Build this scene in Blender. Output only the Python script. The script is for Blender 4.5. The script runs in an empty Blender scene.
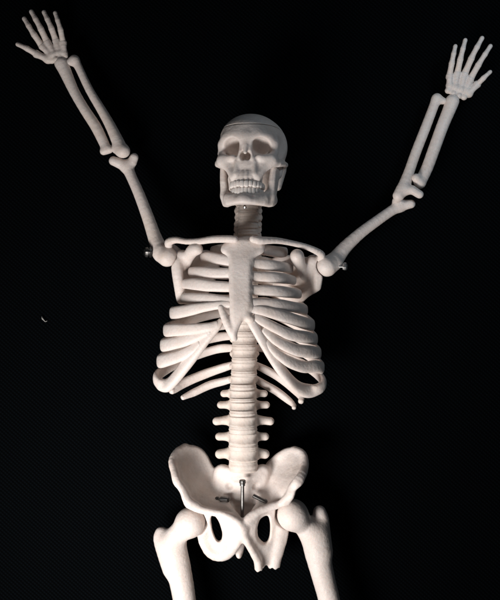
import bpy, bmesh, math
import numpy as np
from mathutils import Vector, Matrix

# ------------------------------------------------------------------ scale / camera / light
S = 0.0005            # metres per design unit (the plastic model is about 45 cm tall)
D = 800.0             # camera height above the cloth, in design units
sc = bpy.context.scene
col = sc.collection

cam_d = bpy.data.cameras.new('camera')
cam = bpy.data.objects.new('camera', cam_d)
col.objects.link(cam)
cam.location = (0, 0, D * S)
cam.rotation_euler = (0, 0, 0)
cam_d.sensor_fit = 'VERTICAL'
cam_d.sensor_height = 24.0
cam_d.lens = 24.0 * D / 600.0
cam_d.clip_start = 0.01
cam_d.clip_end = 20.0
sc.camera = cam

w = bpy.data.worlds.new('World')
sc.world = w
w.use_nodes = True
bg = w.node_tree.nodes['Background']
bg.inputs['Color'].default_value = (0.80, 0.90, 1.0, 1)
bg.inputs['Strength'].default_value = 0.032


def area_lamp(name, loc, target, size, power, colour, spread=180):
    ld = bpy.data.lights.new(name, 'AREA')
    ld.shape = 'DISK'
    ld.size = size * S
    ld.energy = power
    ld.color = colour
    ld.spread = math.radians(spread)
    lo = bpy.data.objects.new(name, ld)
    col.objects.link(lo)
    lo.location = Vector(loc) * S
    d = Vector(target) * S - lo.location
    lo.rotation_euler = d.to_track_quat('-Z', 'Y').to_euler()
    return lo


area_lamp('desk_lamp_light', (-235, -335, 410), (0, -80, 40), 230, 0.56, (1.0, 0.955, 0.925), 140)
area_lamp('window_light', (400, 370, 480), (205, 200, 10), 160, 0.030, (0.76, 0.89, 1.0), 60)

sc.view_settings.view_transform = 'Standard'
sc.view_settings.look = 'None'
sc.view_settings.exposure = 0.0
sc.view_settings.gamma = 1.0


# ------------------------------------------------------------------ materials
def new_mat(name):
    m = bpy.data.materials.new(name)
    m.use_nodes = True
    nt = m.node_tree
    return m, nt, nt.nodes['Principled BSDF']


def bone_material(name, base, dark, rough=0.5, bump=0.33):
    m, nt, p = new_mat(name)
    N, L = nt.nodes, nt.links
    tc = N.new('ShaderNodeTexCoord')
    n1 = N.new('ShaderNodeTexNoise')
    n1.inputs['Scale'].default_value = 140
    n1.inputs['Detail'].default_value = 6
    n1.inputs['Roughness'].default_value = 0.6
    L.new(tc.outputs['Object'], n1.inputs['Vector'])
    cr = N.new('ShaderNodeValToRGB')
    cr.color_ramp.elements[0].position = 0.30
    cr.color_ramp.elements[0].color = (*dark, 1)
    cr.color_ramp.elements[1].position = 0.62
    cr.color_ramp.elements[1].color = (*base, 1)
    L.new(n1.outputs['Fac'], cr.inputs['Fac'])
    # tiny dark pits and specks in the moulded plastic
    n2 = N.new('ShaderNodeTexNoise')
    n2.inputs['Scale'].default_value = 1500
    n2.inputs['Detail'].default_value = 3
    L.new(tc.outputs['Object'], n2.inputs['Vector'])
    r2 = N.new('ShaderNodeMapRange')
    r2.inputs['From Min'].default_value = 0.30
    r2.inputs['From Max'].default_value = 0.46
    r2.inputs['To Min'].default_value = 0.90
    r2.inputs['To Max'].default_value = 1.0
    L.new(n2.outputs['Fac'], r2.inputs['Value'])
    mx = N.new('ShaderNodeMix')
    mx.data_type = 'RGBA'
    mx.blend_type = 'MULTIPLY'
    mx.inputs['Factor'].default_value = 1.0
    L.new(cr.outputs['Color'], mx.inputs['A'])
    L.new(r2.outputs['Result'], mx.inputs['B'])
    n4 = N.new('ShaderNodeTexNoise')
    n4.inputs['Scale'].default_value = 42
    n4.inputs['Detail'].default_value = 8
    n4.inputs['Roughness'].default_value = 0.7
    L.new(tc.outputs['Object'], n4.inputs['Vector'])
    r4 = N.new('ShaderNodeMapRange')
    r4.inputs['From Min'].default_value = 0.50
    r4.inputs['From Max'].default_value = 0.68
    r4.inputs['To Max'].default_value = 0.55
    L.new(n4.outputs['Fac'], r4.inputs['Value'])
    st = N.new('ShaderNodeMix')
    st.data_type = 'RGBA'
    L.new(r4.outputs['Result'], st.inputs['Factor'])
    L.new(mx.outputs['Result'], st.inputs['A'])
    st.inputs['B'].default_value = (base[0] * 0.92, base[1] * 0.84, base[2] * 0.75, 1)
    L.new(st.outputs['Result'], p.inputs['Base Color'])
    n3 = N.new('ShaderNodeTexNoise')
    n3.inputs['Scale'].default_value = 620
    n3.inputs['Detail'].default_value = 5
    L.new(tc.outputs['Object'], n3.inputs['Vector'])
    b = N.new('ShaderNodeBump')
    b.inputs['Strength'].default_value = bump
    b.inputs['Distance'].default_value = 0.0006
    L.new(n3.outputs['Fac'], b.inputs['Height'])
    L.new(b.outputs['Normal'], p.inputs['Normal'])
    p.inputs['Roughness'].default_value = rough
    p.inputs['Specular IOR Level'].default_value = 0.35
    p.inputs['Subsurface Weight'].default_value = 0.18
    p.inputs['Subsurface Radius'].default_value = (1.0, 0.55, 0.4)
    p.inputs['Subsurface Scale'].default_value = 0.0016
    return m


BONE = bone_material('bone_plastic', (0.79, 0.715, 0.675), (0.73, 0.64, 0.59))
SPINE = bone_material('spine_plastic', (0.77, 0.69, 0.635), (0.66, 0.56, 0.49), 0.55, 0.35)
TOOTH = bone_material('tooth_plastic', (0.82, 0.765, 0.73), (0.77, 0.70, 0.66), 0.4, 0.12)


def metal(name, c, rough):
    m, nt, p = new_mat(name)
    N, L = nt.nodes, nt.links
    tc = N.new('ShaderNodeTexCoord')
    n = N.new('ShaderNodeTexNoise')
    n.inputs['Scale'].default_value = 900
    L.new(tc.outputs['Object'], n.inputs['Vector'])
    mr = N.new('ShaderNodeMapRange')
    mr.inputs['To Min'].default_value = rough * 0.7
    mr.inputs['To Max'].default_value = rough * 1.4
    L.new(n.outputs['Fac'], mr.inputs['Value'])
    L.new(mr.outputs['Result'], p.inputs['Roughness'])
    p.inputs['Base Color'].default_value = (*c, 1)
    p.inputs['Metallic'].default_value = 1.0
    return m


STEEL = metal('bright_steel', (0.75, 0.75, 0.74), 0.3)
DARK_STEEL = metal('dark_steel', (0.16, 0.155, 0.15), 0.38)


def cloth_material():
    m, nt, p = new_mat('black_twill')
    N, L = nt.nodes, nt.links
    tc = N.new('ShaderNodeTexCoord')
    mp = N.new('ShaderNodeMapping')
    mp.inputs['Rotation'].default_value = (0, 0, math.radians(-48))
    L.new(tc.outputs['Object'], mp.inputs['Vector'])
    w1 = N.new('ShaderNodeTexWave')
    w1.wave_type = 'BANDS'
    w1.bands_direction = 'X'
    w1.inputs['Scale'].default_value = 2 * math.pi / 20 / (3.0 * S) 
    w1.inputs['Distortion'].default_value = 0.6
    w1.inputs['Detail'].default_value = 1.0
    w1.inputs['Detail Scale'].default_value = 0.6
    L.new(mp.outputs['Vector'], w1.inputs['Vector'])
    w2 = N.new('ShaderNodeTexWave')
    w2.wave_type = 'BANDS'
    w2.bands_direction = 'Y'
    w2.inputs['Scale'].default_value = 2 * math.pi / 20 / (2.6 * S)
    w2.inputs['Distortion'].default_value = 0.8
    w2.inputs['Detail'].default_value = 1.0
    L.new(mp.outputs['Vector'], w2.inputs['Vector'])
    soft = N.new('ShaderNodeMapRange')
    soft.inputs['To Min'].default_value = 0.45
    L.new(w2.outputs['Fac'], soft.inputs['Value'])
    mu = N.new('ShaderNodeMath')
    mu.operation = 'MULTIPLY'
    L.new(w1.outputs['Fac'], mu.inputs[0])
    L.new(soft.outputs['Result'], mu.inputs[1])
    cr = N.new('ShaderNodeValToRGB')
    cr.color_ramp.elements[0].color = (0.0003, 0.0004, 0.0005, 1)
    cr.color_ramp.elements[1].color = (0.0020, 0.0032, 0.0043, 1)
    L.new(mu.outputs['Value'], cr.inputs['Fac'])
    L.new(cr.outputs['Color'], p.inputs['Base Color'])
    b = N.new('ShaderNodeBump')
    b.inputs['Strength'].default_value = 0.5
    b.inputs['Distance'].default_value = 0.0004
    L.new(mu.outputs['Value'], b.inputs['Height'])
    L.new(b.outputs['Normal'], p.inputs['Normal'])
    p.inputs['Roughness'].default_value = 0.95
    p.inputs['Specular IOR Level'].default_value = 0.03
    return m


CLOTH = cloth_material()


# ------------------------------------------------------------------ geometry helpers
def W(px, py, h):
    """Point of the model at height h over the cloth (design units)."""
    k = (D - h) / D
    return np.array([(px - 250.0) * k, (300.0 - py) * k, h])


def K(h):
    return (D - h) / D


def link_mesh(name, verts, faces, mat, parent, smooth=True):
    verts = np.asarray(verts, dtype=float)
    c = (verts.min(0) + verts.max(0)) / 2
    me = bpy.data.meshes.new(name)
    me.from_pydata([tuple(v) for v in (verts - c) * S], [], [tuple(f) for f in faces])
    me.materials.append(mat)
    if smooth:
        me.polygons.foreach_set('use_smooth', [True] * len(me.polygons))
    me.update()
    o = bpy.data.objects.new(name, me)
    col.objects.link(o)
    base = Vector((0, 0, 0))
    if parent is not None:
        o.parent = parent
        q = parent
        while q is not None:
            base += q.location
            q = q.parent
    o.location = Vector(c * S) - base
    return o


# --- signed distance fields
def smin(a, b, k):
    if k <= 0:
        return np.minimum(a, b)
    h = np.clip(0.5 + 0.5 * (b - a) / k, 0, 1)
    return b * (1 - h) + a * h - k * h * (1 - h)


def smax(a, b, k):
    return -smin(-a, -b, k)


class Grid:
    def __init__(self, lo, hi, vox):
        self.lo = np.array(lo, dtype=np.float32)
        self.vox = vox
        n = np.ceil((np.array(hi) - self.lo) / vox).astype(int) + 1
        self.X = (self.lo[0] + vox * np.arange(n[0], dtype=np.float32))[:, None, None]
        self.Y = (self.lo[1] + vox * np.arange(n[1], dtype=np.float32))[None, :, None]
        self.Z = (self.lo[2] + vox * np.arange(n[2], dtype=np.float32))[None, None, :]
        self.n = n

    def sphere(self, c, r):
        return np.sqrt((self.X - c[0]) ** 2 + (self.Y - c[1]) ** 2 + (self.Z - c[2]) ** 2) - r

    def ell(self, c, r, rot=None):
        x, y, z = self.X - c[0], self.Y - c[1], self.Z - c[2]
        if rot is not None:
            R = np.array(rot)
            x, y, z = (R[0, 0] * x + R[1, 0] * y + R[2, 0] * z,
                       R[0, 1] * x + R[1, 1] * y + R[2, 1] * z,
                       R[0, 2] * x + R[1, 2] * y + R[2, 2] * z)
        k0 = np.sqrt((x / r[0]) ** 2 + (y / r[1]) ** 2 + (z / r[2]) ** 2)
        k1 = np.sqrt((x / r[0] ** 2) ** 2 + (y / r[1] ** 2) ** 2 + (z / r[2] ** 2) ** 2) + 1e-6
        return k0 * (k0 - 1) / k1

    def cone(self, a, b, ra, rb):
        a = np.asarray(a, float)
        b = np.asarray(b, float)
        ba = b - a
        l2 = float(ba @ ba) + 1e-9
        x, y, z = self.X - a[0], self.Y - a[1], self.Z - a[2]
        t = np.clip((x * ba[0] + y * ba[1] + z * ba[2]) / l2, 0, 1)
        return np.sqrt((x - t * ba[0]) ** 2 + (y - t * ba[1]) ** 2 + (z - t * ba[2]) ** 2) - (ra + (rb - ra) * t)

    def chain(self, pts, k=1.5):
        d = None
        for (a, ra), (b, rb) in zip(pts[:-1], pts[1:]):
            e = self.cone(a, b, ra, rb)
            d = e if d is None else smin(d, e, min(k, 0.25))
        return d

    def mesh(self, F, name, mat, parent, relax=1):
        v, f = surface_nets(np.broadcast_to(F, tuple(self.n)), self.lo, self.vox)
        for _ in range(relax):
            v = laplace(v, f)
        return link_mesh(name, v, f, mat, parent)


def laplace(v, f, lam=0.5):
    f = np.asarray(f)
    s = np.zeros_like(v)
    c = np.zeros(len(v))
    for i in range(4):
        a, b = f[:, i], f[:, (i + 1) % 4]
        for k in range(3):
            s[:, k] += np.bincount(a, v[b, k], len(v)) + np.bincount(b, v[a, k], len(v))
        c += np.bincount(a, minlength=len(v)) + np.bincount(b, minlength=len(v))
    c[c == 0] = 1
    return v + lam * (s / c[:, None] - v)


def surface_nets(F, lo, vox):
    F = np.array(F, dtype=np.float32)
    F[0], F[-1] = np.maximum(F[0], .01), np.maximum(F[-1], .01)
    F[:, 0], F[:, -1] = np.maximum(F[:, 0], .01), np.maximum(F[:, -1], .01)
    F[:, :, 0], F[:, :, -1] = np.maximum(F[:, :, 0], .01), np.maximum(F[:, :, -1], .01)
    neg = F < 0
    n = F.shape
    cnt = np.zeros((n[0] - 1, n[1] - 1, n[2] - 1), np.int8)
    for i in (0, 1):
        for j in (0, 1):
            for k in (0, 1):
                cnt += neg[i:n[0] - 1 + i, j:n[1] - 1 + j, k:n[2] - 1 + k]
    act = (cnt > 0) & (cnt < 8)
    idx = np.argwhere(act)
    ids = -np.ones(act.shape, np.int64)
    ids[act] = np.arange(len(idx))
    acc = np.zeros((len(idx), 3))
    num = np.zeros(len(idx))
    corners = [(i, j, k) for i in (0, 1) for j in (0, 1) for k in (0, 1)]
    for a in corners:
        for ax in range(3):
            if a[ax]:
                continue
            b = list(a)
            b[ax] = 1
            fa = F[idx[:, 0] + a[0], idx[:, 1] + a[1], idx[:, 2] + a[2]].astype(float)
            fb = F[idx[:, 0] + b[0], idx[:, 1] + b[1], idx[:, 2] + b[2]].astype(float)
            cr = (fa < 0) != (fb < 0)
            t = np.where(cr, fa / np.where(cr, fa - fb, 1), 0)
            p = np.tile(np.array(a, float), (len(idx), 1))
            p[:, ax] = t
            acc += np.where(cr[:, None], p, 0)
            num += cr
    v = (idx + acc / num[:, None]) * vox + np.asarray(lo, float)
    faces = []
    for ax in range(3):
        o1, o2 = [(1, 2), (2, 0), (0, 1)][ax]
        sl0 = [slice(None)] * 3
        sl1 = [slice(None)] * 3
        sl0[ax] = slice(0, n[ax] - 1)
        sl1[ax] = slice(1, n[ax])
        A, B = neg[tuple(sl0)], neg[tuple(sl1)]
        for flag in (True, False):
            e = np.argwhere((A != B) & (A == flag))
            if len(e) == 0:
                continue
            e = e[(e[:, o1] > 0) & (e[:, o2] > 0) & (e[:, o1] < n[o1] - 1) & (e[:, o2] < n[o2] - 1)]
            q = []
            for da, db in ((0, 0), (1, 0), (1, 1), (0, 1)):
                c = e.copy()
                c[:, o1] -= 1 - da
                c[:, o2] -= 1 - db
                q.append(ids[c[:, 0], c[:, 1], c[:, 2]])
            q = np.stack(q, 1)
            faces.append(q if flag else q[:, ::-1])
    return v, np.concatenate(faces)


def poly_dist(x, y, poly):
    """signed distance to a polygon, negative inside (x, y broadcastable 2-D)."""
    P = np.asarray(poly, float)
    d = np.full(np.broadcast(x, y).shape, 1e18)
    ins = np.zeros(d.shape, bool)
    n = len(P)
    for i in range(n):
        a, b = P[i], P[(i + 1) % n]
        e = b - a
        wx, wy = x - a[0], y - a[1]
        t = np.clip((wx * e[0] + wy * e[1]) / (e @ e), 0, 1)
        d = np.minimum(d, (wx - t * e[0]) ** 2 + (wy - t * e[1]) ** 2)
        c = ((a[1] > y) != (b[1] > y)) & (x < (b[0] - a[0]) * (y - a[1]) / (b[1] - a[1] + 1e-12) + a[0])
        ins ^= c
    d = np.sqrt(d)
    return np.where(ins, -d, d)


def smooth_poly(poly, n=3):
    P = np.asarray(poly, float)
    for _ in range(n):
        Q = np.roll(P, -1, 0)
        P = np.stack([0.75 * P + 0.25 * Q, 0.25 * P + 0.75 * Q], 1).reshape(-1, 2)
    return P


class Height:
    """smooth height over the cloth through control points (px, py, h)."""
    def __init__(self, ctrl, c=10.0, lam=1.5):
        self.c = np.array([[*W(*q)[:2], q[2]] for q in ctrl])
        self.e = c * c
        P = self.c[:, :2]
        n = len(P)
        r = np.sqrt(((P[:, None] - P[None]) ** 2).sum(-1) + self.e)
        A = np.zeros((n + 1, n + 1))
        A[:n, :n] = -r + lam * np.eye(n)
        A[:n, n] = A[n, :n] = 1
        self.w = np.linalg.solve(A, np.append(self.c[:, 2], 0))

    def __call__(self, x, y):
        h = self.w[-1]
        for (cx, cy, _), w_ in zip(self.c, self.w[:-1]):
            h = h - w_ * np.sqrt((x - cx) ** 2 + (y - cy) ** 2 + self.e)
        return h

    def px(self, px, py):
        h = 30.0
        for _ in range(4):
            q = W(px, py, h)
            h = float(self(q[0], q[1]))
        return h


def plate(g, poly, H, t, r, holes=(), rnd=2):
    """curved plate: outline, height field, thickness 2t, edge rounding r"""
    def conv(P):
        return np.array([W(a, b, H.px(a, b))[:2] for a, b in smooth_poly(P, rnd)])
    x, y = g.X[:, :, 0].astype(float), g.Y[:, :, 0].astype(float)
    a = poly_dist(x, y, conv(poly))
    for hp in holes:
        a = smax(a, -poly_dist(x, y, conv(hp)), 2.0)
    h = H(x, y)
    gy, gx = np.gradient(h, g.vox)[::-1]
    cosn = 1 / np.sqrt(1 + gx ** 2 + gy ** 2)
    b = np.abs(g.Z - h[:, :, None]) * cosn[:, :, None] - (t - r)
    a = (a + r)[:, :, None]
    return (np.minimum(np.maximum(a, b), 0) + np.sqrt(np.maximum(a, 0) ** 2 + np.maximum(b, 0) ** 2) - r).astype(np.float32)


def pts(*q):
    """(px, py, h, r) -> [(world, radius)]"""
    return [(W(a, b, h), r * K(h)) for a, b, h, r in q]


def curve(q, n=10):
    """Catmull-Rom through rows of numbers"""
    q = np.asarray(q, float)
    P = np.vstack([2 * q[0] - q[1], q, 2 * q[-1] - q[-2]])
    out = []
    for i in range(1, len(P) - 2):
        p0, p1, p2, p3 = P[i - 1], P[i], P[i + 1], P[i + 2]
        for s in np.arange(n) / n:
            out.append(0.5 * (2 * p1 + (p2 - p0) * s + (2 * p0 - 5 * p1 + 4 * p2 - p3) * s ** 2
                              + (3 * p1 - p0 - 3 * p2 + p3) * s ** 3))
    out.append(P[-2])
    return np.array(out)


def cpts(*q, n=3):
    return pts(*curve(q, n))


def grid_for(groups, vox, pad=4):
    A = np.array([[*(p - r), *(p + r)] for grp in groups for p, r in grp])
    return Grid(A[:, :3].min(0) - pad, A[:, 3:].max(0) + pad, vox)


def bone(name, groups, parent, mat=None, vox=0.7, k=3.0, kc=2.0, cut=(), relax=1):
    g = grid_for(groups, vox)
    d = None
    for grp in groups:
        e = g.chain(grp, kc) if len(grp) > 1 else g.sphere(*grp[0])
        d = e if d is None else smin(d, e, k)
    for p, r in cut:
        d = smax(d, -g.sphere(p, r), 1.5)
    return g.mesh(d, name, mat or BONE, parent, relax)


def sweep(name, rows, parent, mat=None, axis_x=0.0, axis_z=40.0, n=9, seg=24, wob=0.0, seed=0, flat=1.0):
    """flattened tube along (px, py, h, r_major, r_minor)"""
    c = curve(rows, n)
    P = np.array([W(*r[:3]) for r in c])
    rm = c[:, 3] * K(40)
    rn = c[:, 4] * K(40) * flat
    T = np.gradient(P, axis=0)
    T /= np.linalg.norm(T, axis=1)[:, None]
    if wob:
        rs = np.random.RandomState(seed)
        ph = rs.rand(4) * 6.28
        t = np.arange(len(P))
        rm = rm * (1 + wob * (np.sin(t * 0.33 + ph[0]) + 0.6 * np.sin(t * 0.71 + ph[1])))
        rn = rn * (1 + wob * (np.sin(t * 0.29 + ph[2]) + 0.6 * np.sin(t * 0.63 + ph[3])))
    verts, faces = [], []
    ang = np.arange(seg) / seg * 2 * math.pi
    m = len(P)
    # rounded ends: extra rings shrinking
    rings = []
    for s in (0.25, 0.6, 0.86):
        f = math.sqrt(max(0, 1 - (1 - s) ** 2))
        rings.append((0, -(1 - s), f))
    rings += [(i, 0, 1) for i in range(m)]
    for s in (0.86, 0.6, 0.25):
        f = math.sqrt(max(0, 1 - (1 - s) ** 2))
        rings.append((m - 1, (1 - s), f))
    for i, off, f in rings:
        N = np.array([P[i, 0] - axis_x, 0, P[i, 2] - axis_z])
        N = N - (N @ T[i]) * T[i]
        N /= np.linalg.norm(N) + 1e-9
        B = np.cross(T[i], N)
        o = P[i] + T[i] * off * min(rm[i], rn[i])
        for a in ang:
            verts.append(o + f * (rn[i] * math.copysign(abs(math.cos(a)) ** 0.8, math.cos(a)) * N
                              + rm[i] * math.copysign(abs(math.sin(a)) ** 0.8, math.sin(a)) * B))
    for i in range(len(rings) - 1):
        for j in range(seg):
            j2 = (j + 1) % seg
            faces.append((i * seg + j, i * seg + j2, (i + 1) * seg + j2, (i + 1) * seg + j))
    for e, rev in ((0, True), (len(rings) - 1, False)):
        ids = [e * seg + j for j in range(seg)]
        faces.append(ids[::-1] if rev else ids)
    return link_mesh(name, verts, faces, mat or BONE, parent)


def lathe(name, a, b, prof, parent, mat, seg=20, knurl=0.0):
    """turned piece along a->b ; prof = [(t along in units, radius)]"""
    a, b = np.asarray(a, float), np.asarray(b, float)
    T = (b - a) / np.linalg.norm(b - a)
    U = np.cross(T, [0.3, 0.2, 1.0])
    U /= np.linalg.norm(U)
    V = np.cross(T, U)
    verts, faces = [], []
    for t, r in prof:
        for j in range(seg):
            an = 2 * math.pi * j / seg
            rr = r * (1 + (knurl if j % 2 else 0))
            verts.append(a + T * t + rr * (math.cos(an) * U + math.sin(an) * V))
    for i in range(len(prof) - 1):
        for j in range(seg):
            j2 = (j + 1) % seg
            faces.append((i * seg + j, i * seg + j2, (i + 1) * seg + j2, (i + 1) * seg + j))
    faces.append([j for j in range(seg)][::-1])
    faces.append([(len(prof) - 1) * seg + j for j in range(seg)])
    return link_mesh(name, verts, faces, mat, parent, smooth=False)


# ------------------------------------------------------------------ the cloth
def build_cloth():
    n = 120
    half = 1500.0
    u = np.linspace(-half, half, n)
    X, Y = np.meshgrid(u, u, indexing='ij')
    Z = -1.0 - 1.6 * (0.5 + 0.5 * np.sin(X * 0.006 + 1.1 * np.sin(Y * 0.004)) * np.cos(Y * 0.005 + 0.7)) \
        - 0.5 * np.sin(X * 0.021 + Y * 0.017)
    Z -= 0.6
    v = np.stack([X, Y, Z], -1).reshape(-1, 3)
    f = [(i * n + j, (i + 1) * n + j, (i + 1) * n + j + 1, i * n + j + 1) for i in range(n - 1) for j in range(n - 1)]
    o = link_mesh('black_cloth', v, f, CLOTH, None)
    o['kind'] = 'structure'
    o['label'] = 'black twill cloth spread out flat under the skeleton'
    o['category'] = 'cloth'


build_cloth()

m, nt, p = new_mat('lint_fibre')
p.inputs['Base Color'].default_value = (0.36, 0.35, 0.33, 1)
p.inputs['Roughness'].default_value = 0.9
LINT = m
lint = sweep('lint_fibre', [(42, 317, -0.2, 0.45, 0.45), (42.6, 318.6, 0.5, 0.9, 0.8), (43.8, 320, 0.4, 0.55, 0.5), (45.4, 321.6, 0.0, 0.35, 0.35),
                            (47, 321, 0.2, 0.25, 0.25)], None, LINT, n=5, seg=8)
lint['label'] = 'tiny pale curl of lint lying on the black cloth beside the rib cage'
lint['category'] = 'lint'

# ------------------------------------------------------------------ the skeleton
root = bpy.data.objects.new('skeleton_model', None)
col.objects.link(root)
root.empty_display_size = 0.02
root['label'] = 'cream plastic anatomical skeleton lying on black cloth with both arms raised'
root['category'] = 'skeleton'


# --- skull -----------------------------------------------------------------
def mirror(fn):
    fn(-1)
    fn(1)


SK_ORIG = W(246.0, 144.5, 86)
SK_ROT = np.array((Matrix.Rotation(math.radians(-9.5), 3, 'Y') @ Matrix.Rotation(math.radians(-4), 3, 'X')
                   @ Matrix.Rotation(math.radians(-1.0), 3, 'Z')))
SK_S = 0.90


def place_skull(o):
    me = o.data
    n = len(me.vertices)
    a = np.empty(n * 3)
    me.vertices.foreach_get('co', a)
    a = a.reshape(-1, 3) / S + np.array(o['c'])
    a = a @ SK_ROT.T * SK_S + SK_ORIG
    c = (a.min(0) + a.max(0)) / 2
    me.vertices.foreach_set('co', ((a - c) * S).ravel())
    me.update()
    base = Vector((0, 0, 0))
    q = o.parent
    while q is not None:
        base += q.location
        q = q.parent
    o.location = Vector(c * S) - base
    del o['c']
    return o


def local_mesh(v, f, name, mat, parent):
    """mesh given in skull space, moved into place"""
    v = np.asarray(v) @ SK_ROT.T * SK_S + SK_ORIG
    return link_mesh(name, v, f, mat, parent)


def skull_field(g):
    d = g.ell((0, 8.5, -44), (35.5, 32.0, 43))
    d = smin(d, g.ell((0, -14, -56), (29, 24, 27)), 8)
    d = smin(d, g.ell((0, 12, -22), (28.5, 23, 24.3)), 8)
    # temples hollow
    for s in (-1, 1):
        d = smax(d, -g.ell((s * 38, -2, -22), (10, 17, 15)), 6)
    # face block
    d = smin(d, g.ell((0, -20, -12.5), (17, 17, 15)), 6)
    for s in (-1, 1):
        brow = g.chain([(np.array((s * 26.5, 3, -13)), 2.8), (np.array((s * 22., 7.5, -7.5)), 2.7),
                        (np.array((s * 13., 8.5, -3.0)), 2.7), (np.array((s * 4., 6.5, -1.2)), 2.8)], 2)
        d = smin(d, brow, 10)
        rim = g.chain([(np.array((s * 27., 4, -13)), 3.0), (np.array((s * 27.5, -6, -12)), 3.4),
                       (np.array((s * 24., -12, -8)), 4.8), (np.array((s * 14., -13, -2)), 4.2)], 3)
        d = smin(d, rim, 3.5)
        zyg = g.chain([(np.array((s * 25., -14, -9)), 5.4), (np.array((s * 30., -15, -16)), 4.2),
                       (np.array((s * 34., -13, -28)), 3.0), (np.array((s * 34.5, -11, -42)), 2.8),
                       (np.array((s * 31., -9, -52)), 3.5)], 3)
        d = smin(d, zyg, 3.5)
        d = smin(d, g.chain([(np.array((s * 24., -16, -9)), 4.5), (np.array((s * 16., -23, -5)), 5.0), (np.array((s * 11.5, -32, -1.5)), 4.5)], 2), 6)
        d = smin(d, g.chain([(np.array((s * 27., -14, -56)), 6.5), (np.array((s * 25., -31, -54)), 4.5)], 2), 5)
    # tooth ridge
    d = smin(d, g.ell((0, -31.5, -11.2), (15.6, 8.5, 15.4)), 4)
    # orbits
    for s in (-1, 1):
        R = np.array(Matrix.Rotation(math.radians(-s * 10), 3, 'Z') @ Matrix.Rotation(math.radians(s * 16), 3, 'Y'))
        orb = g.ell((s * 14.4, -1.2, -3.5), (9.6, 8.4, 17), R)
        d = smax(d, -orb, 2.5)
    # nasal aperture, then the nasal bones over it
    d = smin(d, g.sphere((0, 7.5, -1.8), 4.2), 5)
    ap = g.ell((0, -9.5, 3), (3.0, 5.0, 14))
    for s in (-1, 1):
        ap = smin(ap, g.ell((s * 2.5, -11.8, 2.5), (2.8, 4.2, 14)), 2)
        d = smin(d, g.chain([(np.array((s * 3.6, 1, -0.5)), 2.4), (np.array((s * 4.8, -7, 1.0)), 2.2), (np.array((s * 6.4, -14, 0.5)), 2.2)], 1), 3)
    d = smax(d, -ap, 1.2)
    d = smin(d, g.chain([(np.array((0., 6, 0.8)), 3.5), (np.array((0., -2, 3.0)), 2.8), (np.array((0.3, -9, 4.8)), 1.8)], 2), 3.0)
    for s in (-1, 1):
        d = smin(d, g.chain([(np.array((s * 14., -24, -38)), 6.5), (np.array((s * 13., -40, -36)), 6.0)], 1), 4)
    # canine ridges / small hollows
    for s in (-1, 1):
        d = smax(d, -g.sphere((s * 14.5, -21, 5.5), 4.5), 5)
        d = smin(d, g.chain([(np.array((s * 9., -18, 0)), 1.6), (np.array((s * 9.5, -30, 2)), 1.8)], 1), 3)
        for th in (0.14, 0.41, 0.67, 0.93, 1.2):
            x, z = 15.5 * math.sin(th), -13.2 + 17.3 * math.cos(th)
            d = smin(d, g.chain([(np.array((s * x * .97, -28., z - 1.6)), 1.0), (np.array((s * x, -33., z - .5)), 1.7),
                                 (np.array((s * x, -36.5, z - .7)), 1.9)], 1), 1.6)
    return d


g = Grid((-42, -42, -92), (42, 52, 14), 0.62)
d = skull_field(g)
cutp = (g.Y - 21.6) + 0.06 * (g.Z + 10)          # saw cut of the skull cap
v, f = surface_nets(np.broadcast_to(smax(d, cutp + 0.18, 0.4), tuple(g.n)), g.lo, g.vox)
skull = local_mesh(laplace(v, f), f, 'skull', BONE, root)
v, f = surface_nets(np.broadcast_to(smax(d, -(cutp - 0.18), 0.4), tuple(g.n)), g.lo, g.vox)
local_mesh(laplace(v, f), f, 'skull_cap', BONE, skull)

# jaw
g = Grid((-38, -66, -56), (38, -8, 12), 0.62)
d = None
for s in (-1, 1):
    ram = g.ell((s * 26, -33, -29), (2.8, 21, 13), np.array(Matrix.Rotation(math.radians(s * -7), 3, 'Z') @ Matrix.Rotation(math.radians(10), 3, 'X')))
    con = g.chain([(np.array((s * 28.5, -22, -38)), 3.2), (np.array((s * 29., -14, -42)), 3.6)], 2)
    cor = g.chain([(np.array((s * 23.5, -47, -18)), 4.2), (np.array((s * 24.5, -34, -16)), 3.4), (np.array((s * 25.5, -16, -17)), 2.2)], 2)
    body = g.chain([(np.array((s * 24.5, -50.5, -31)), 3.6), (np.array((s * 22., -55, -21)), 4.0),
                    (np.array((s * 16., -56.5, -8)), 4.4), (np.array((s * 8.5, -57, -0.5)), 4.8),
                    (np.array((0., -56, 1.8)), 5.4)], 3)
    alv = g.chain([(np.array((s * 22.5, -48, -24)), 5.2), (np.array((s * 17.5, -51.5, -10)), 5.4),
                   (np.array((s * 9., -53, -2.2)), 5.2), (np.array((0., -53, -0.2)), 5.2)], 3)
    e = smin(smin(smin(ram, con, 4), cor, 4), smin(body, alv, 4), 6)
    d = e if d is None else smin(d, e, 3)
d = smin(d, g.ell((0, -57.5, 4.0), (8, 4, 4)), 5)
d = smax(d, -(g.Y + 60.2 + 0.03 * g.Z), 2)
for s in (-1, 1):
    d = smax(d, -g.sphere((s * 14, -51, 7.5), 3.0), 4)
v, f = surface_nets(np.broadcast_to(d, tuple(g.n)), g.lo, g.vox)
jaw = local_mesh(laplace(v, f), f, 'jaw', BONE, root)


def tooth(c, ang, w, h, dep, parent):
    bm = bmesh.new()
    bmesh.ops.create_uvsphere(bm, u_segments=14, v_segments=10, radius=1.0)
    vs = []
    for q in bm.verts:
        p = np.array(q.co)
        p = np.sign(p) * np.abs(p) ** 0.62
        p = p * (w, dep, h)
        vs.append((p[0], p[2], p[1]))
    fs = [[x.index for x in fc.verts][::-1] for fc in bm.faces]
    bm.free()
    R = np.array(Matrix.Rotation(ang, 3, 'Y'))
    local_mesh(np.array(vs) @ R.T + np.array(c), fs, 'tooth', TOOTH, parent)


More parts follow.
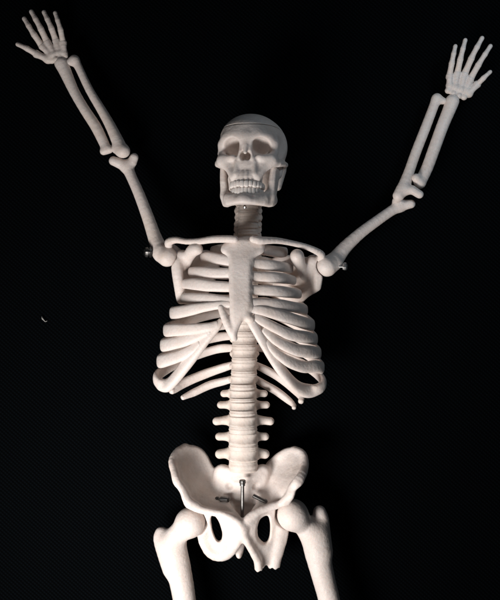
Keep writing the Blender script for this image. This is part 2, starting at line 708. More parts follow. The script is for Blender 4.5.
for side in (-1, 1):
    s_ = 0.0
    wid = [2.35, 2.0, 2.2, 2.1, 2.1, 2.7, 2.7]
    for i, wd in enumerate(wid):
        s_ += wd
        th = s_ / 16.5
        x, z = 15.5 * math.sin(min(th, 1.5)), -13 + 17.5 * math.cos(th)
        tooth((side * x, -40.2 + 0.3 * (i % 2) + 0.10 * i, z), side * th, wd * 1.06, (3.5, 3.2, 3.5, 3.2, 3.1, 3.0, 3.0)[i], 2.2, skull)
        s_ += wd
    s_ = 0.0
    wid = [1.8, 1.9, 2.1, 2.1, 2.2, 2.7, 2.7]
    for i, wd in enumerate(wid):
        s_ += wd
        th = s_ / 16.0
        x, z = 14.8 * math.sin(min(th, 1.5)), -14 + 17.0 * math.cos(th)
        tooth((side * x, -47.2 + 0.25 * ((i + 1) % 2) + 0.15 * i, z), side * th, wd * 1.06, (4.0, 3.9, 4.1, 3.8, 3.6, 3.5, 3.4)[i], 2.1, jaw)
        s_ += wd
# little wire hook under the chin
lathe('hook', W(245, 206.5, 80), W(245, 206.5, 80) + np.array((0, -1, .4)), [(-2, 1.0), (0, 1.6), (1.2, 1.6), (2.0, .8)], jaw, STEEL, 10)


# --- spine -----------------------------------------------------------------
def vertebra(px, py, h, hw, hh, dep, tl, tr, tr_r, spn, tdrop=0.0, ridge=0.0):
    c = W(px, py, h)
    k = K(h)
    hw, hh, tl, tr, tr_r = hw * k, hh * k, tl * k, tr * k, tr_r * k
    lo = c + np.array((-max(tl, hw) - 5, -hh - 12, -spn - 6))
    hi = c + np.array((max(tr, hw) + 5, hh + 8, dep + 4))
    g = Grid(lo, hi, 0.6)
    x, y, z = g.X - c[0], g.Y - c[1], g.Z - c[2]
    flare = 1.9 * (y / hh) ** 2
    rx, rz = hw - 1.7 + flare, dep - 1.4 + flare
    q = np.sqrt((x / rx) ** 2 + (z / rz) ** 2)
    dxy = (q - 1) * np.minimum(rx, rz)
    dy = np.abs(y) - hh
    d = smax(dxy, dy, 2.2)
    for s, ln in ((-1, tl), (1, tr)):
        e = g.chain([(c + np.array((s * hw * 0.55, 0, -dep * 0.75)), tr_r * 1.5),
                     (c + np.array((s * (ln * 0.7), tdrop * .6, -dep * 0.75)), tr_r * 1.0),
                     (c + np.array((s * (ln - tr_r), tdrop, -dep * 0.75)), tr_r)], 2)
        d = smin(d, e, 5)
    e = g.chain([(c + np.array((0, 0, -dep)), 3.6), (c + np.array((0, -4.0, -spn)), 2.8)], 2)
    d = smin(d, e, 3)
    o = g.mesh(d, 'vertebra', SPINE, root)
    return o


def disc(px, py, h, hw, hh, dep, parent):
    c = W(px, py, h)
    k = K(h)
    rows = []
    n = 9
    verts, faces = [], []
    seg = 32
    for i in range(n):
        t = -1 + 2 * i / (n - 1)
        rr = 1 - 0.05 * abs(t) ** 2 + 0.020 * math.cos(t * math.pi * 2.5)
        for j in range(seg):
            a = 2 * math.pi * j / seg
            verts.append(c + np.array((hw * k * rr * math.cos(a), t * hh * k, -dep * rr * math.sin(a))))
    for i in range(n - 1):
        for j in range(seg):
            j2 = (j + 1) % seg
            faces.append((i * seg + j, i * seg + j2, (i + 1) * seg + j2, (i + 1) * seg + j))
    faces.append(list(range(seg))[::-1])
    faces.append([(n - 1) * seg + j for j in range(seg)])
    link_mesh('disc', verts, faces, SPINE, parent)


LEV = []
# neck: py, half width
for i in range(7):
    py = 197 + 6.6 * i
    LEV.append((py, 249.0 - 0.2 * i, 46 - 2.6 * i, 10.6 + 0.15 * i, 2.5, 8.0, 14.2, 14.2, 3.3, 20, 0))
tpy = np.cumsum([8.6, 8.8, 9.2, 9.8, 10.4, 10.8, 11.0, 11.2, 11.2, 11.4, 11.6, 11.8]) * 1.135 + 237.2
for i, py in enumerate(tpy):
    t = i / 11
    LEV.append((py, 247.5 - 4.0 * t, 29 + 6 * t, 11.5 + 2.2 * t, 4.0 + .5 * t, 10.5, 15.0, 15.0, 2.8, 22, 0))
L_ = [(387 + 7, 23, 25, 3.6), (406, 26.5, 27, 3.7), (421, 31, 31.5, 4.1), (438, 28.5, 26, 4.0), (454.5, 28.5, 26.5, 4.8)]
for i, (py, tl, tr, r) in enumerate(L_):
    LEV.append((py, 243, 36 + (0, 2, 4, 4, 3)[i], 14.0 + .35 * i, (4.4, 4.6, 5.4, 5.9, 6.2)[i], 11.5, tl, tr, r, 28, -1))
rs_ = np.random.RandomState(7)
for i, (py, px, h, hw, hh, dep, tl, tr, tr_r, spn, td) in enumerate(LEV):
    td += rs_.uniform(-1.2, 1.0)
    px += rs_.uniform(-0.35, 0.35)
    hw += rs_.uniform(-0.3, 0.3)
    vb = vertebra(px, py, h, hw, hh, dep, tl, tr, tr_r, spn, td)
    nxt = LEV[i + 1] if i + 1 < len(LEV) else (476, 243, 38, 15, 6, 11, 0, 0, 0, 0, 0)
    y0, y1 = py + hh, nxt[0] - nxt[4]
    disc(px, (y0 + y1) / 2, (h + nxt[2]) / 2, (hw + nxt[3]) / 2 - 0.6, max((y1 - y0) / 2 + 1.0, 1.2), (dep + nxt[5]) / 2 - 0.2, vb)

# --- breastbone ---------------------------------------------------------------
STH = Height([(245, 238, 77), (228, 246, 75), (262, 246, 75), (244, 262, 82), (241, 290, 86), (241, 312, 90), (237, 340, 88)])
a = W(205, 230, 90)
b = W(290, 350, 60)
g = Grid((a[0], b[1], 55), (b[0] + 4, a[1] + 6, 104), 0.65)
stern = [(231, 239), (238, 237.5), (254, 237.5), (262, 240), (266, 246), (264, 253), (255, 257), (252.5, 264), (252, 285), (252.5, 305),
         (250, 311), (244, 318.5), (239.5, 327), (236, 337), (232, 338), (230, 326), (229.5, 310), (229, 285), (229, 264), (227, 256), (220, 252), (222, 244)]
d = plate(g, stern, STH, 5.0, 4.6)
for x0, y0, x1, y1 in [(230, 261, 227, 261), (230, 273, 227, 273), (231, 287, 228, 287), (252, 263, 255, 263),
                       (251, 276, 255, 276), (251, 290, 255, 290), (251, 303, 255, 303.5), (251, 309, 255, 310.5)]:
    d = smin(d, g.cone(W(x0, y0, STH.px(x0, y0) - 2), W(x1, y1, STH.px(x0, y0) - 3), 3.6, 2.4), 3.5)
# cut-off rib cartilage hanging beside the tip
d = smin(d, g.chain(cpts((221, 307.5, 88, 3.4), (226, 320, 90, 4.4), (231, 331, 90, 4.4), (234, 338, 88, 3.6)), 2), 2)
d = smin(d, g.chain(cpts((246, 316, 88, 5.0), (250, 319, 88, 5.0)), 2), 3)
sternum = g.mesh(d, 'sternum', BONE, root)

# --- ribs -----------------------------------------------------------------
CX = 244.0


def rib(side, ys, tip, front, rb=(4.6, 2.9), htip=46, hb=11, seed=0):
    tx, ty, tr = tip
    xs = 247.5 - (ys - 246) / 130 * 4
    w_ = abs(tx - xs)
    rows = [(xs + side * 7, ys - 1, 25, 3.4, 2.6),
            (xs + side * (7 + 0.22 * w_), ys, 15, rb[0], rb[1]),
            (xs + side * 0.60 * w_, ys + 0.30 * (ty - ys), hb, rb[0] + .3, rb[1]),
            (xs + side * 0.86 * w_, ys + 0.66 * (ty - ys), hb + 11, tr * 0.93, rb[1] + .2),
            (tx, ty, htip, tr, rb[1] + .7)] + list(front)
    return sweep('rib', rows, root, axis_x=(CX - 250), n=10, wob=0.02, seed=seed, flat=0.82)


F = 3.6
ribs_l = [
    (251, (213, 251, 4.8), [(219, 250, 58, 5.2, F), (229, 248, 68, 5, F)], 44),
    (263, (203, 257, 4.5), [(208, 256.8, 60, 5.2, F), (218, 259, 74, 5.4, F), (230, 261, 80, 4.8, F)], 42),
    (275, (191, 272, 4.6), [(199, 272, 64, 5.2, F), (213, 273, 77, 5.4, F), (229, 273, 81, 4.8, F)], 44),
    (287, (184.5, 284, 4.8), [(194, 284, 66, 5.6, F), (211, 286, 80, 5.6, F), (229, 287, 84, 4.8, F)], 44),
    (299, (183, 298.5, 5.0), [(192, 299, 66, 6.0, F), (210, 300, 82, 6.0, F), (230, 301.5, 87, 5, F)], 44),
    (309, (172.5, 313, 6.0), [(180, 312, 64, 6.2, 4), (200, 308, 80, 4.8, F), (215, 305.5, 86, 4.2, F), (229, 304, 88, 3.5, 3)], 46),
    (313, (166, 330, 6.2), [(175, 330, 66, 6.2, 4), (193, 329, 80, 5.2, 4), (207, 327.5, 85, 4.6, 4), (217, 325, 86, 4, 3.5)], 46),
    (326, (163, 345, 6.2), [(171, 344, 62, 6.2, 4), (187, 340, 74, 5.4, 4), (203, 334, 82, 4.4, 4), (209, 331, 84, 4, 3.4)], 46),
    (337, (159.5, 361, 6.4), [(167, 360, 58, 6.4, 4.2), (181, 355.5, 68, 5.6, 4.2), (192, 350, 75, 5, 4), (199, 343, 79, 4, 3.4)], 45),
    (349, (156.5, 377, 6.4), [(160, 384, 50, 6.6, 4.8), (168, 385, 55, 6.6, 5.2), (178, 375, 62, 6.4, 5.2), (191, 358, 72, 6.2, 5.0),
                              (204, 341, 80, 5.6, 4.6), (216, 327, 85, 4.4, 4), (221, 321, 85, 3, 3)], 42),
]
for i, (ys, tip, fr, ht) in enumerate(ribs_l):
    rib(-1, ys, tip, fr, htip=ht, seed=i, hb=9 + 0.2 * i)
ribs_r = [
    (251, (285, 252, 4.8), [(279, 252, 58, 5.4, F), (264, 250, 68, 5.2, F)], 44),
    (261, (290.5, 268.5, 4.4), [(285, 267.5, 62, 5.0, F), (272, 265.5, 75, 5.2, F), (252, 263, 80, 4.6, F)], 42),
    (271, (293.5, 280.5, 4.4), [(287, 279, 64, 5.0, F), (274, 277.5, 77, 5.2, F), (252, 276, 82, 4.6, F)], 42),
    (281, (299, 294, 4.5), [(292, 293, 64, 5.0, F), (276, 291, 79, 5.4, F), (253, 290, 84, 4.8, F)], 42),
    (291, (305, 310, 5.2), [(298, 308, 62, 5.4, F), (277, 304.5, 80, 5.4, F), (253, 303, 87, 4.8, F)], 42),
    (302, (312, 325, 5.8), [(304, 323, 62, 6.0, 4), (283, 316, 78, 5.8, 4), (265, 311, 86, 5.0, F), (252, 309, 88, 4, 3)], 44),
    (313, (315, 339, 5.8), [(307, 337.5, 62, 6.0, 4), (289, 334, 76, 5.6, 4), (270, 325, 84, 4.8, F), (255, 317, 87, 4, 3)], 44),
    (326, (318.5, 353, 6.0), [(311, 352, 60, 6.2, 4), (295, 349.5, 72, 5.9, 4), (278, 341.5, 80, 4.9, F), (264, 330, 84, 3.6, 3)], 44),
    (337, (321.5, 367, 6.0), [(315, 366.5, 56, 6.2, 4), (302, 366.5, 66, 5.9, 4), (287, 360.5, 75, 5.2, F), (274, 350.5, 80, 4.0, 3.2), (267, 342, 82, 3.0, 3)], 43),
    (349, (323, 381, 5.8), [(320, 388, 48, 6.2, 4.6), (309, 391, 52, 6.8, 5.2), (296, 386.5, 60, 6.6, 5.0), (282, 371, 70, 5.4, 4.6),
                            (269, 352, 79, 4.6, 4.2), (258, 333, 85, 4.4, 4), (250, 319, 87, 4.4, 4)], 40),
]
for i, (ys, tip, fr, ht) in enumerate(ribs_r):
    rib(1, ys, tip, fr, htip=ht, seed=i + 20, hb=9 + 0.2 * i)
# floating ribs
FL = [
    [(236, 364, 27, 3.8, 2.8), (224, 367.5, 20, 4.4, 3), (205, 374, 16, 5.0, 3.2), (186, 382, 20, 5.2, 3.4), (175, 389, 28, 4.0, 3.2), (172, 391, 31, 3.2, 3)],
    [(236, 378, 27, 3.6, 2.8), (225, 381, 22, 3.8, 3), (210, 385, 19, 4.4, 3.2), (195, 392, 20, 4.0, 3.2), (185, 396.5, 24, 2.8, 2.6), (183, 397.5, 25, 2.4, 2.4)],
    [(253, 364, 27, 3.6, 2.8), (264, 369, 21, 4.2, 3), (280, 378, 18, 4.8, 3.2), (294, 389, 22, 4.8, 3.4), (301, 397, 30, 3.6, 3), (301, 401, 33, 3.0, 2.8)],
    [(253, 377, 27, 3.6, 2.8), (262, 383, 22, 4.2, 3), (276, 391, 19, 4.4, 3.2), (288, 400, 22, 3.8, 3), (293.5, 405, 26, 2.4, 2.4), (294, 407.5, 28, 2.2, 2.2)],
]
for i, rows in enumerate(FL):
    sweep('rib', rows, root, axis_x=(CX - 250), n=9, wob=0.02, seed=50 + i)

# --- collar bones -----------------------------------------------------------
bone('clavicle', [cpts((235, 239.5, 84, 3.6), (227, 239, 82, 3.8), (213, 239.3, 74, 3.7), (199, 241.3, 62, 3.3), (186, 241.5, 56, 2.9),
                       (176, 240, 52, 3.3), (169, 242, 50, 4.0), (169, 247, 46, 3.8))], root, vox=0.55)
bone('clavicle', [cpts((253, 239.0, 84, 3.6), (261, 240.5, 82, 4.0), (276, 240.5, 75, 3.2), (291, 243, 66, 2.8), (305, 246.5, 60, 2.9), (316, 251, 56, 3.3),
                       (321.5, 255, 52, 3.6), (320, 259, 48, 3.4))], root, vox=0.55)

# --- shoulder blades ----------------------------------------------------------
HL = W(167, 256.5, 44)
HR = W(327, 266, 46)
SH = Height([(171, 262, 48), (175, 282, 44), (179, 301, 40), (186, 303, 34), (192, 276, 22), (205, 296, 12), (220, 258, 10), (205, 252, 22), (190, 262, 27), (182, 252, 40)])
a, b = W(160, 232, 0), W(228, 312, 0)
g = Grid((a[0], b[1], 0), (b[0], a[1], 72), 0.7)
d = plate(g, [(172, 258), (172, 268), (174.5, 284), (177, 302), (180, 304), (190, 304), (208, 298), (223, 262), (214, 250), (195, 250), (180, 252)], SH, 3.0, 2.4)
d = smin(d, g.chain(cpts((177, 262, 46, 5.2), (178, 275, 46, 5.2), (180.5, 290, 44, 5.0), (182, 299, 41, 4.6)), 2), 3)
d = smin(d, g.chain(cpts((186, 264, 34, 5.0), (189, 256, 46, 5.8), (193, 250.5, 56, 6.4), (197, 249, 60, 6.0)), 2), 4)
d = smin(d, g.chain(cpts((181, 266, 40, 6), (182, 256, 44, 6)), 2), 3)
d = smin(d, g.chain(cpts((186, 262, 24, 4), (177, 252, 26, 4.5), (170, 247, 36, 4.5), (169, 245, 45, 4.2)), 2), 3)
d = smax(d, -g.sphere(HL, 11.4 * K(44)), 1.5)
g.mesh(d, 'scapula', BONE, root)
SH = Height([(322, 264, 50), (321, 286, 44), (312, 294, 36), (303, 302, 28), (300, 278, 24), (290, 306, 14), (272, 285, 10), (270, 262, 10), (290, 258, 20), (308, 262, 38)])
a, b = W(262, 240, 0), W(334, 318, 0)
g = Grid((a[0], b[1], 0), (b[0], a[1], 72), 0.7)
d = plate(g, [(322, 259), (323, 270), (321.5, 285), (318, 292), (310, 295.5), (303, 302), (301, 307), (290, 309), (272, 292), (266, 260), (285, 254), (306, 257)], SH, 3.0, 2.4)
d = smin(d, g.chain(cpts((314, 263, 44, 5), (317, 274, 46, 4.2), (317, 287, 44, 3.4)), 2), 3)
d = smin(d, g.chain(cpts((304, 276, 36, 4.5), (301, 267, 48, 5.2), (298, 259, 58, 6.6), (297, 256, 62, 7.0)), 2), 4)
d = smin(d, g.chain(cpts((310, 270, 40, 6), (312, 261, 44, 6)), 2), 3)
d = smin(d, g.chain(cpts((312, 288, 35, 2.8), (303, 287, 28, 3.0), (295, 282, 22, 2.6)), 2), 3)
d = smin(d, g.chain(cpts((308, 262, 26, 4), (316, 258, 28, 4.2), (321, 258, 38, 4), (321, 257, 47, 3.8)), 2), 3)
d = smax(d, -g.sphere(HR, 11.4 * K(46)), 1.5)
g.mesh(d, 'scapula', BONE, root)

# --- arms -----------------------------------------------------------------
bone('humerus', [pts((167, 256.5, 44, 10.2), (162, 254, 42, 9)), cpts((160, 250, 40, 8.6), (155, 238, 36, 7.0), (148.5, 219, 32, 6.1), (139.5, 195, 27, 5.5), (131.5, 177, 23, 5.2), (127, 167, 21, 6.0)),
                 pts((126, 166, 21, 5.8), (119, 163, 22, 5.2), (113.5, 161, 23, 4.6)), pts((127, 167, 21, 5.5), (132, 162, 22, 5.0), (134.2, 157.5, 23, 4.4))], root,
     cut=[(W(124, 155.5, 26), 4.2)])
bone('humerus', [pts((327, 266, 46, 10.6), (333, 262.5, 43, 9)), cpts((335, 260, 40, 8.2), (345, 247.5, 36, 6.6), (360, 233.5, 31, 5.6), (376, 221.5, 26, 5.2), (391, 211, 22, 5.1), (400, 206, 20, 6.0)),
                 pts((401, 205, 20, 5.6), (407, 204.5, 22, 4.8), (411, 204, 23, 4.3)), pts((399, 206, 20, 5.2), (397, 201, 22, 4.8))], root,
     cut=[(W(405, 196.5, 26), 4.6)])
bone('radius', [cpts((61.5, 63.5, 17, 7.0), (65, 71, 17, 6.2), (74.5, 92, 18, 5.1), (85, 110, 20, 5.1), (95.5, 126, 21, 5.4), (103, 141, 22, 5.1), (106, 148, 23, 4.8)),
                pts((103.5, 151.5, 24, 3.6), (109.5, 149.5, 24, 3.8))], root, kc=3)
bone('ulna', [cpts((74.8, 60.5, 17, 5.0), (79, 68, 17, 4.0), (89.5, 90, 18, 4.1), (101.5, 110, 20, 4.6), (110.5, 126, 23, 5.2), (118.5, 143, 26, 6.2), (122, 151, 28, 6.6)),
              pts((116, 149, 26, 4.5), (124, 151, 28, 6.0)), pts((74, 60.5, 17, 4.6), (69, 62.5, 17, 3.5))], root, kc=3)
bone('radius', [cpts((452, 101.5, 17, 7.0), (449, 110, 17, 6.4), (442, 127, 18, 6.0), (434, 149, 20, 5.9), (427, 168, 22, 5.8), (420, 182, 24, 6.0)),
                pts((416, 178, 28, 4.4), (420, 184, 26, 4.6))], root, kc=3)
bone('ulna', [cpts((436.5, 98.5, 17, 4.8), (433, 108, 17, 4.7), (425, 129, 18, 4.9), (416, 152, 20, 5.0), (409, 172, 23, 5.2), (404, 186, 26, 6.2), (398.5, 195.5, 28, 5.8)),
              pts((403, 190, 27, 5.6), (412, 190, 30, 4.6), (419.5, 194.5, 31, 4.0)), pts((437, 99, 17, 4.4), (443, 101, 17, 3.4))], root, kc=3, cut=[(W(410, 199.5, 30), 4.6)])


def finger(rows, base_r, h0, parent, thumb=False):
    """rows: base -> tip (px, py)"""
    c = np.array(rows, float)
    c[0] -= 1.6 * (c[1] - c[0]) / np.linalg.norm(c[1] - c[0])
    L = np.linalg.norm(np.diff(c, axis=0), axis=1)
    tot = L.sum()
    cum = np.concatenate([[0], np.cumsum(L)]) / tot
    js = (0, .52, 1) if thumb else (0, .44, .75, 1)
    q = []
    def at(t):
        return np.interp(t, cum, c[:, 0]), np.interp(t, cum, c[:, 1])
    for a, b in zip(js[:-1], js[1:]):
        for s, f in ((0.0, 1.12), (0.16, 1.04), (0.5, 0.95), (0.85, 1.03), (0.97, 1.07)):
            t = a + (b - a) * s
            x, y = at(t)
            r = base_r * 1.16 * (1 - 0.38 * t) * f
            h = h0 + 7 * math.sin(min(t, 1) * 2.2)
            q.append((x, y, h, r))
    x, y = at(1.0)
    q.append((x, y, h0 + 6, base_r * 0.62))
    P = pts(*q)
    g = grid_for([P], 0.42, 3)
    g.mesh(g.chain(P, 0.8), 'finger', BONE, parent)


def hand(carpals, metas, fingers, h):
    G = [pts(*[(x, y, h + dh, r)]) for x, y, dh, r in carpals]
    M = []
    for (x0, y0), (x1, y1), r in metas:
        r *= 1.2
        q = [(x0, y0, h, r * 1.12), (x0 * .7 + x1 * .3, y0 * .7 + y1 * .3, h + 1, r * .88), (x0 * .35 + x1 * .65, y0 * .35 + y1 * .65, h + 1.5, r * .86),
             (x1, y1, h + 1, r * 1.08)]
        M.append(pts(*q))
    for m0, m1 in zip(metas[:-1], metas[1:]):                    # moulded web of the palm
        for t in (0.0, 0.25, 0.5):
            q0 = [m0[0][k] * (1 - t) + m0[1][k] * t for k in (0, 1)]
            q1 = [m1[0][k] * (1 - t) + m1[1][k] * t for k in (0, 1)]
            if math.dist(q0, q1) < 9:
                M.append(pts((*q0, h - 0.6, 2.1), (*q1, h - 0.6, 2.1)))
    g = grid_for(G + M, 0.42, 3)
    d = None
    for grp in G + M:
        e = g.chain(grp, 1) if len(grp) > 1 else g.sphere(*grp[0])
        d = e if d is None else smin(d, e, 1.8)
    o = g.mesh(d, 'hand', BONE, root)
    for rows, r, th in fingers:
        finger(rows, r, h, o, th)
    return o


hand([(52, 60.5, 0, 3.2), (56.5, 59.5, 1.5, 3.4), (61, 57.5, .5, 3.2), (65, 56, 0, 3.1), (50, 56.5, 1, 3.2), (54, 55, 1.5, 3.0), (58, 53.5, 1.5, 3.0), (62.5, 53, 1, 3.0), (47, 59.5, 0, 3.3), (54, 58, -1, 3.5), (59, 56, -1, 3.5), (63, 54.5, -1, 3.3)],
     [((51, 55.5), (42.5, 46.5), 3.0), ((54.5, 54), (47.5, 42.5), 3.0), ((59, 52.5), (56.2, 41), 2.9), ((64, 52.5), (63.3, 43), 2.9), ((48, 59.5), (36.5, 54), 3.1)],
     [([(42, 46), (33, 33), (24.2, 18.5)], 2.9, False), ([(47.2, 42), (40, 27), (31.4, 11.5)], 3.0, False), ([(56, 40.5), (51, 27), (44, 12)], 2.9, False),
      ([(63.2, 42.5), (60.5, 29), (55.2, 12.8)], 2.7, False), ([(36, 53.8), (27, 48.5), (17.5, 44.2)], 2.8, True)], 18)
hand([(448, 90.5, 0, 3.2), (453, 93.5, .5, 3.2), (458.5, 96, 1, 3.2), (464, 97, .5, 3.2), (450, 86, 1, 3.1), (455.5, 88, 1.5, 3.1), (461, 90, 1.5, 3.2), (466.5, 92, 1, 3.2), (469.5, 94, 0, 3.1), (452, 89.5, -1, 3.4), (457.5, 92, -1, 3.6), (463, 93.5, -1, 3.6), (455, 97, -1, 3.2)],
     [((449.5, 85), (449.5, 76), 2.8), ((455, 86), (457, 74), 2.9), ((461, 87.5), (464.3, 74.5), 3.0), ((466, 89.5), (470, 79.5), 3.0), ((468.5, 93.5), (477, 84.5), 3.0)],
     [([(449.5, 75.5), (452.3, 60), (455.3, 46)], 2.7, False), ([(457.2, 73.5), (461, 56), (465.2, 40)], 2.8, False), ([(464.5, 74), (473, 54.5), (482, 38)], 3.0, False),
      ([(470.3, 79), (480, 62), (490.4, 46)], 2.9, False), ([(477.3, 84.3), (484, 77.5), (490.2, 71.8)], 2.6, True)], 18)

# shoulder bolts
lathe('shoulder_screw', W(153, 252.5, 44), W(140, 252, 46), [(-3, 1.8), (1, 1.8), (1.2, 4.2), (3.2, 4.6), (3.4, 3.2), (4.4, 3.2), (4.6, 4.4), (7.0, 4.2), (8.4, 2.6)], root, DARK_STEEL, 18, 0.10)
lathe('shoulder_screw', W(335, 266.5, 47), W(350, 266.5, 50), [(-2, 1.3), (7.2, 1.3), (7.4, 3.0), (9.0, 3.6), (10.6, 3.4), (11.6, 2.2)], root, STEEL, 16, 0.06)

# --- pelvis -----------------------------------------------------------------
SAC = Height([(243, 465, 40), (220, 468, 30), (264, 468, 30), (243, 482, 35), (243, 500, 32), (243, 515, 29), (242, 540, 26), (239, 556, 32), (222, 490, 28), (260, 490, 28)])
a, b = W(158, 432, 0), W(322, 582, 0)
g = Grid((a[0], b[1], -2), (b[0], a[1], 76), 0.72)
pelvis_d = plate(g, [(213, 470), (219, 464), (227, 465), (233, 468), (243, 469), (253, 468), (258, 465), (266, 464), (271, 470), (267, 484), (262, 500), (254, 518), (246, 540), (242.5, 556),
              (239, 559), (235.5, 556), (235, 540), (226, 518), (219, 500), (213, 484)], SAC, 5.5, 4.5)
for x, y in ((229, 487), (256, 487), (231, 501), (254, 501)):
    pelvis_d = smax(pelvis_d, -g.sphere(W(x, y, SAC.px(x, y) + 6.5), 3.0), 2.5)
for y in (480, 494, 506):
    pelvis_d = smax(pelvis_d, -g.cone(W(233, y, SAC.px(233, y) + 7.6), W(252, y, SAC.px(252, y) + 7.6), 2.0, 2.0), 2.5)


def hip(poly, holes, ctrl, ridges, cuts, bumps, th=3.4):
    H = Height(ctrl)
    d = plate(g, poly, H, th, min(th, 3.0) - 0.3, holes)
    for r in ridges:
        d = smin(d, g.chain(cpts(*r), 2), 3.5)
    for x, y, h, r in bumps:
        d = smin(d, g.sphere(W(x, y, h), r), 4)
    for x, y, h, r in cuts:
        d = smax(d, -g.sphere(W(x, y, h), r), 1.8)
    return d


hip_a = hip([(170, 462), (175, 450), (185, 444), (198, 446), (206, 452), (211, 462), (217, 474), (224, 490), (230, 505), (243, 519), (247, 530), (243, 537), (238, 546), (233, 555), (224, 561),
     (213, 558), (204, 550), (199.5, 538), (196, 526), (195, 512), (188, 507), (184, 500), (180, 488), (174, 483), (173, 474)],
    [[(210.5, 516), (214, 514.5), (218.5, 520), (222, 530), (222.5, 538), (219, 542), (215, 538), (212, 528)]],
    [(186, 446, 28), (171, 462, 48), (175, 480, 60), (184, 498, 60), (195, 455, 24), (190, 470, 30), (212, 466, 22), (205, 480, 26), (200, 500, 44), (220, 492, 24), (212, 508, 50),
     (228, 513, 56), (240, 524, 62), (244, 532, 60), (214, 528, 44), (225, 545, 44), (218, 556, 30), (205, 545, 32), (200, 530, 36)],
    [((185, 447, 28, 3.0), (176, 453, 38, 3.2), (172, 462, 49, 3.4), (175, 473, 58, 3.4), (177, 481, 62, 3.6), (183, 490, 58, 3.4), (188, 501, 60, 4.2), (196, 506, 58, 4.2)),
     ((190, 504, 60, 4.0), (200, 509, 59, 4.2), (212, 512, 60, 3.6), (224, 515, 62, 3.8), (236, 521, 64, 4.4), (242, 528, 64, 5.0)),
     ((243, 529, 62, 4.6), (238, 540, 56, 4.6), (231, 550, 46, 5.0), (222, 555, 38, 6.0), (212, 552, 34, 6.5), (205, 541, 34, 6.0), (203, 528, 38, 6.5)),
     ((198, 516, 44, 7.0), (203, 530, 38, 7.0))],
    [(190.5, 522, 46, 15.8)], [(199, 514, 36, 10)])
hip_b = hip([(264, 466), (273, 456), (284, 448), (296, 446.5), (304, 451), (308, 462), (307, 471), (303, 483), (296, 487), (294, 496), (289, 502), (286, 515), (289, 530), (287, 541), (281.5, 556),
     (277.5, 572), (271, 573), (269, 566), (265, 564), (262, 573), (255.5, 574), (256, 562), (250, 551), (243, 540), (239, 531), (243, 519), (253, 509), (260, 496), (262, 482)],
    [[(257, 534), (258, 521.5), (263, 516), (269, 515), (270.5, 528), (269, 539), (265, 543.5), (260, 540)]],
    [(295, 449, 26), (307, 463, 40), (303, 480, 56), (295, 487, 58), (292, 496, 58), (284, 455, 22), (285, 470, 26), (266, 470, 22), (272, 482, 26), (280, 498, 42), (262, 492, 24),
     (268, 508, 48), (254, 513, 56), (245, 524, 62), (242, 532, 60), (263, 528, 46), (254, 545, 50), (259, 565, 36), (274, 565, 30), (283, 545, 34), (284, 528, 36)],
    [((295, 449.5, 26, 2.8), (303, 454, 33, 3.0), (305, 464, 42, 3.2), (302, 474, 54, 4.0), (297, 482, 60, 4.6), (293, 487, 58, 3.6), (290, 495, 58, 4.0), (284, 502, 56, 4.2)),
     ((286, 503, 54, 3.6), (274, 506, 54, 3.8), (262, 510, 57, 3.6), (252, 516, 60, 4.0), (245, 523, 61, 4.4)),
     ((241, 529, 64, 4.2), (246, 539, 60, 3.6), (252, 550, 54, 3.6), (257.8, 561, 46, 4.0), (258.8, 574, 42, 4.0)),
     ((282, 512, 40, 6.5), (280, 530, 36, 7.0), (277, 548, 34, 6.0), (273.4, 575, 32, 4.2))],
    [(292.5, 514.5, 46, 16.6)], [(281, 512, 34, 9)])

pelvis_d = smin(smin(hip_a, hip_b, 2.5), pelvis_d, 7)
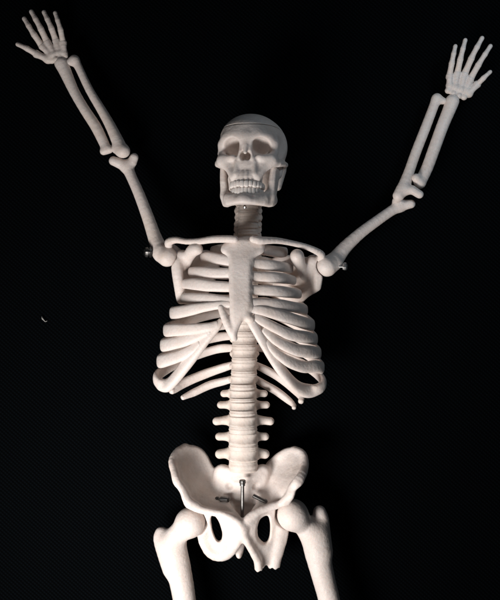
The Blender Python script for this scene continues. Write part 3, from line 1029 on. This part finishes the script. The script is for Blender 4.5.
# keep the joint sockets open and the cast surface a little uneven
for c_, r_ in ((W(190.5, 522, 46), 15.8), (W(292.5, 514.5, 46), 16.6)):
    pelvis_d = smax(pelvis_d, -g.sphere(c_, r_), 1.8)
pelvis_d = smax(pelvis_d, -g.cone(W(266, 571, 80), W(266, 571, 10), 3.4, 3.4), 1.0)
pelvis_d = smax(pelvis_d, -(g.Y + 0.06 * g.X + 255.5 + 0.8 * np.sin(g.X * 1.1)), 0.6)
pelvis_d = pelvis_d + 0.22 * np.sin(g.X * 0.43 + 1.0) * np.sin(g.Y * 0.37) * np.sin(g.Z * 0.41)
sacrum = g.mesh(pelvis_d, 'pelvis', BONE, root)

# pelvis bolts
lathe('pelvis_screw', W(242.5, 484, 52), W(242.3, 520, 50), [(-4, 2.4), (-3.4, 3.0), (-1.2, 3.2), (-0.4, 2.6), (1.5, 2.5), (1.7, 1.7), (38, 1.7), (38.5, 1.2)], sacrum, DARK_STEEL, 14)
lathe('pelvis_screw', W(216.5, 499, 40), W(230, 500, 45), [(-1, 1.6), (0, 2.4), (1.6, 2.4), (1.8, 1.6), (4.5, 1.6), (4.7, 3.0), (12.0, 3.0), (12.6, 2.2)], sacrum, DARK_STEEL, 14)
lathe('pelvis_screw', W(266, 502, 44), W(252, 495, 44), [(-1, 1.6), (0, 2.5), (2.2, 2.5), (2.4, 1.9), (13.4, 1.9), (13.8, 1.4)], sacrum, DARK_STEEL, 14)

# --- thigh bones (run on below the picture to the knee) -----------------------
bone('femur', [pts((190.5, 522, 46, 14.6)), pts((188, 525, 44, 12), (178, 534, 38, 10.5), (171, 542, 34, 12)),
               cpts((161, 533, 30, 6.0), (161.5, 539, 30, 8.0), (167, 552, 31, 10), (174, 566, 34, 12)),
               cpts((173, 545, 34, 13), (177, 562, 35, 12.6), (182, 585, 36, 11.8), (186, 610, 38, 11.2), (196, 670, 44, 11.5), (200, 700, 46, 14)),
               pts((189, 712, 44, 13), (189, 716, 34, 14)), pts((213, 711, 44, 13), (213, 715, 34, 14))], root, vox=0.8, k=6)
bone('femur', [pts((292.5, 514.5, 46, 15.4)), pts((294, 517, 44, 12.5), (303, 524, 38, 11), (312, 532, 34, 12.5)),
               cpts((319.5, 512, 30, 6.5), (321, 520, 30, 8.0), (320, 534, 31, 10), (320, 550, 34, 12)),
               cpts((314.5, 535, 34, 13.5), (318, 555, 35, 12.6), (324, 580, 36, 11.2), (330, 604, 38, 10.8), (342, 665, 44, 11.5), (349, 700, 46, 14)),
               pts((338, 712, 44, 13), (338, 716, 34, 14)), pts((362, 711, 44, 13), (362, 715, 34, 14))], root, vox=0.8, k=6)
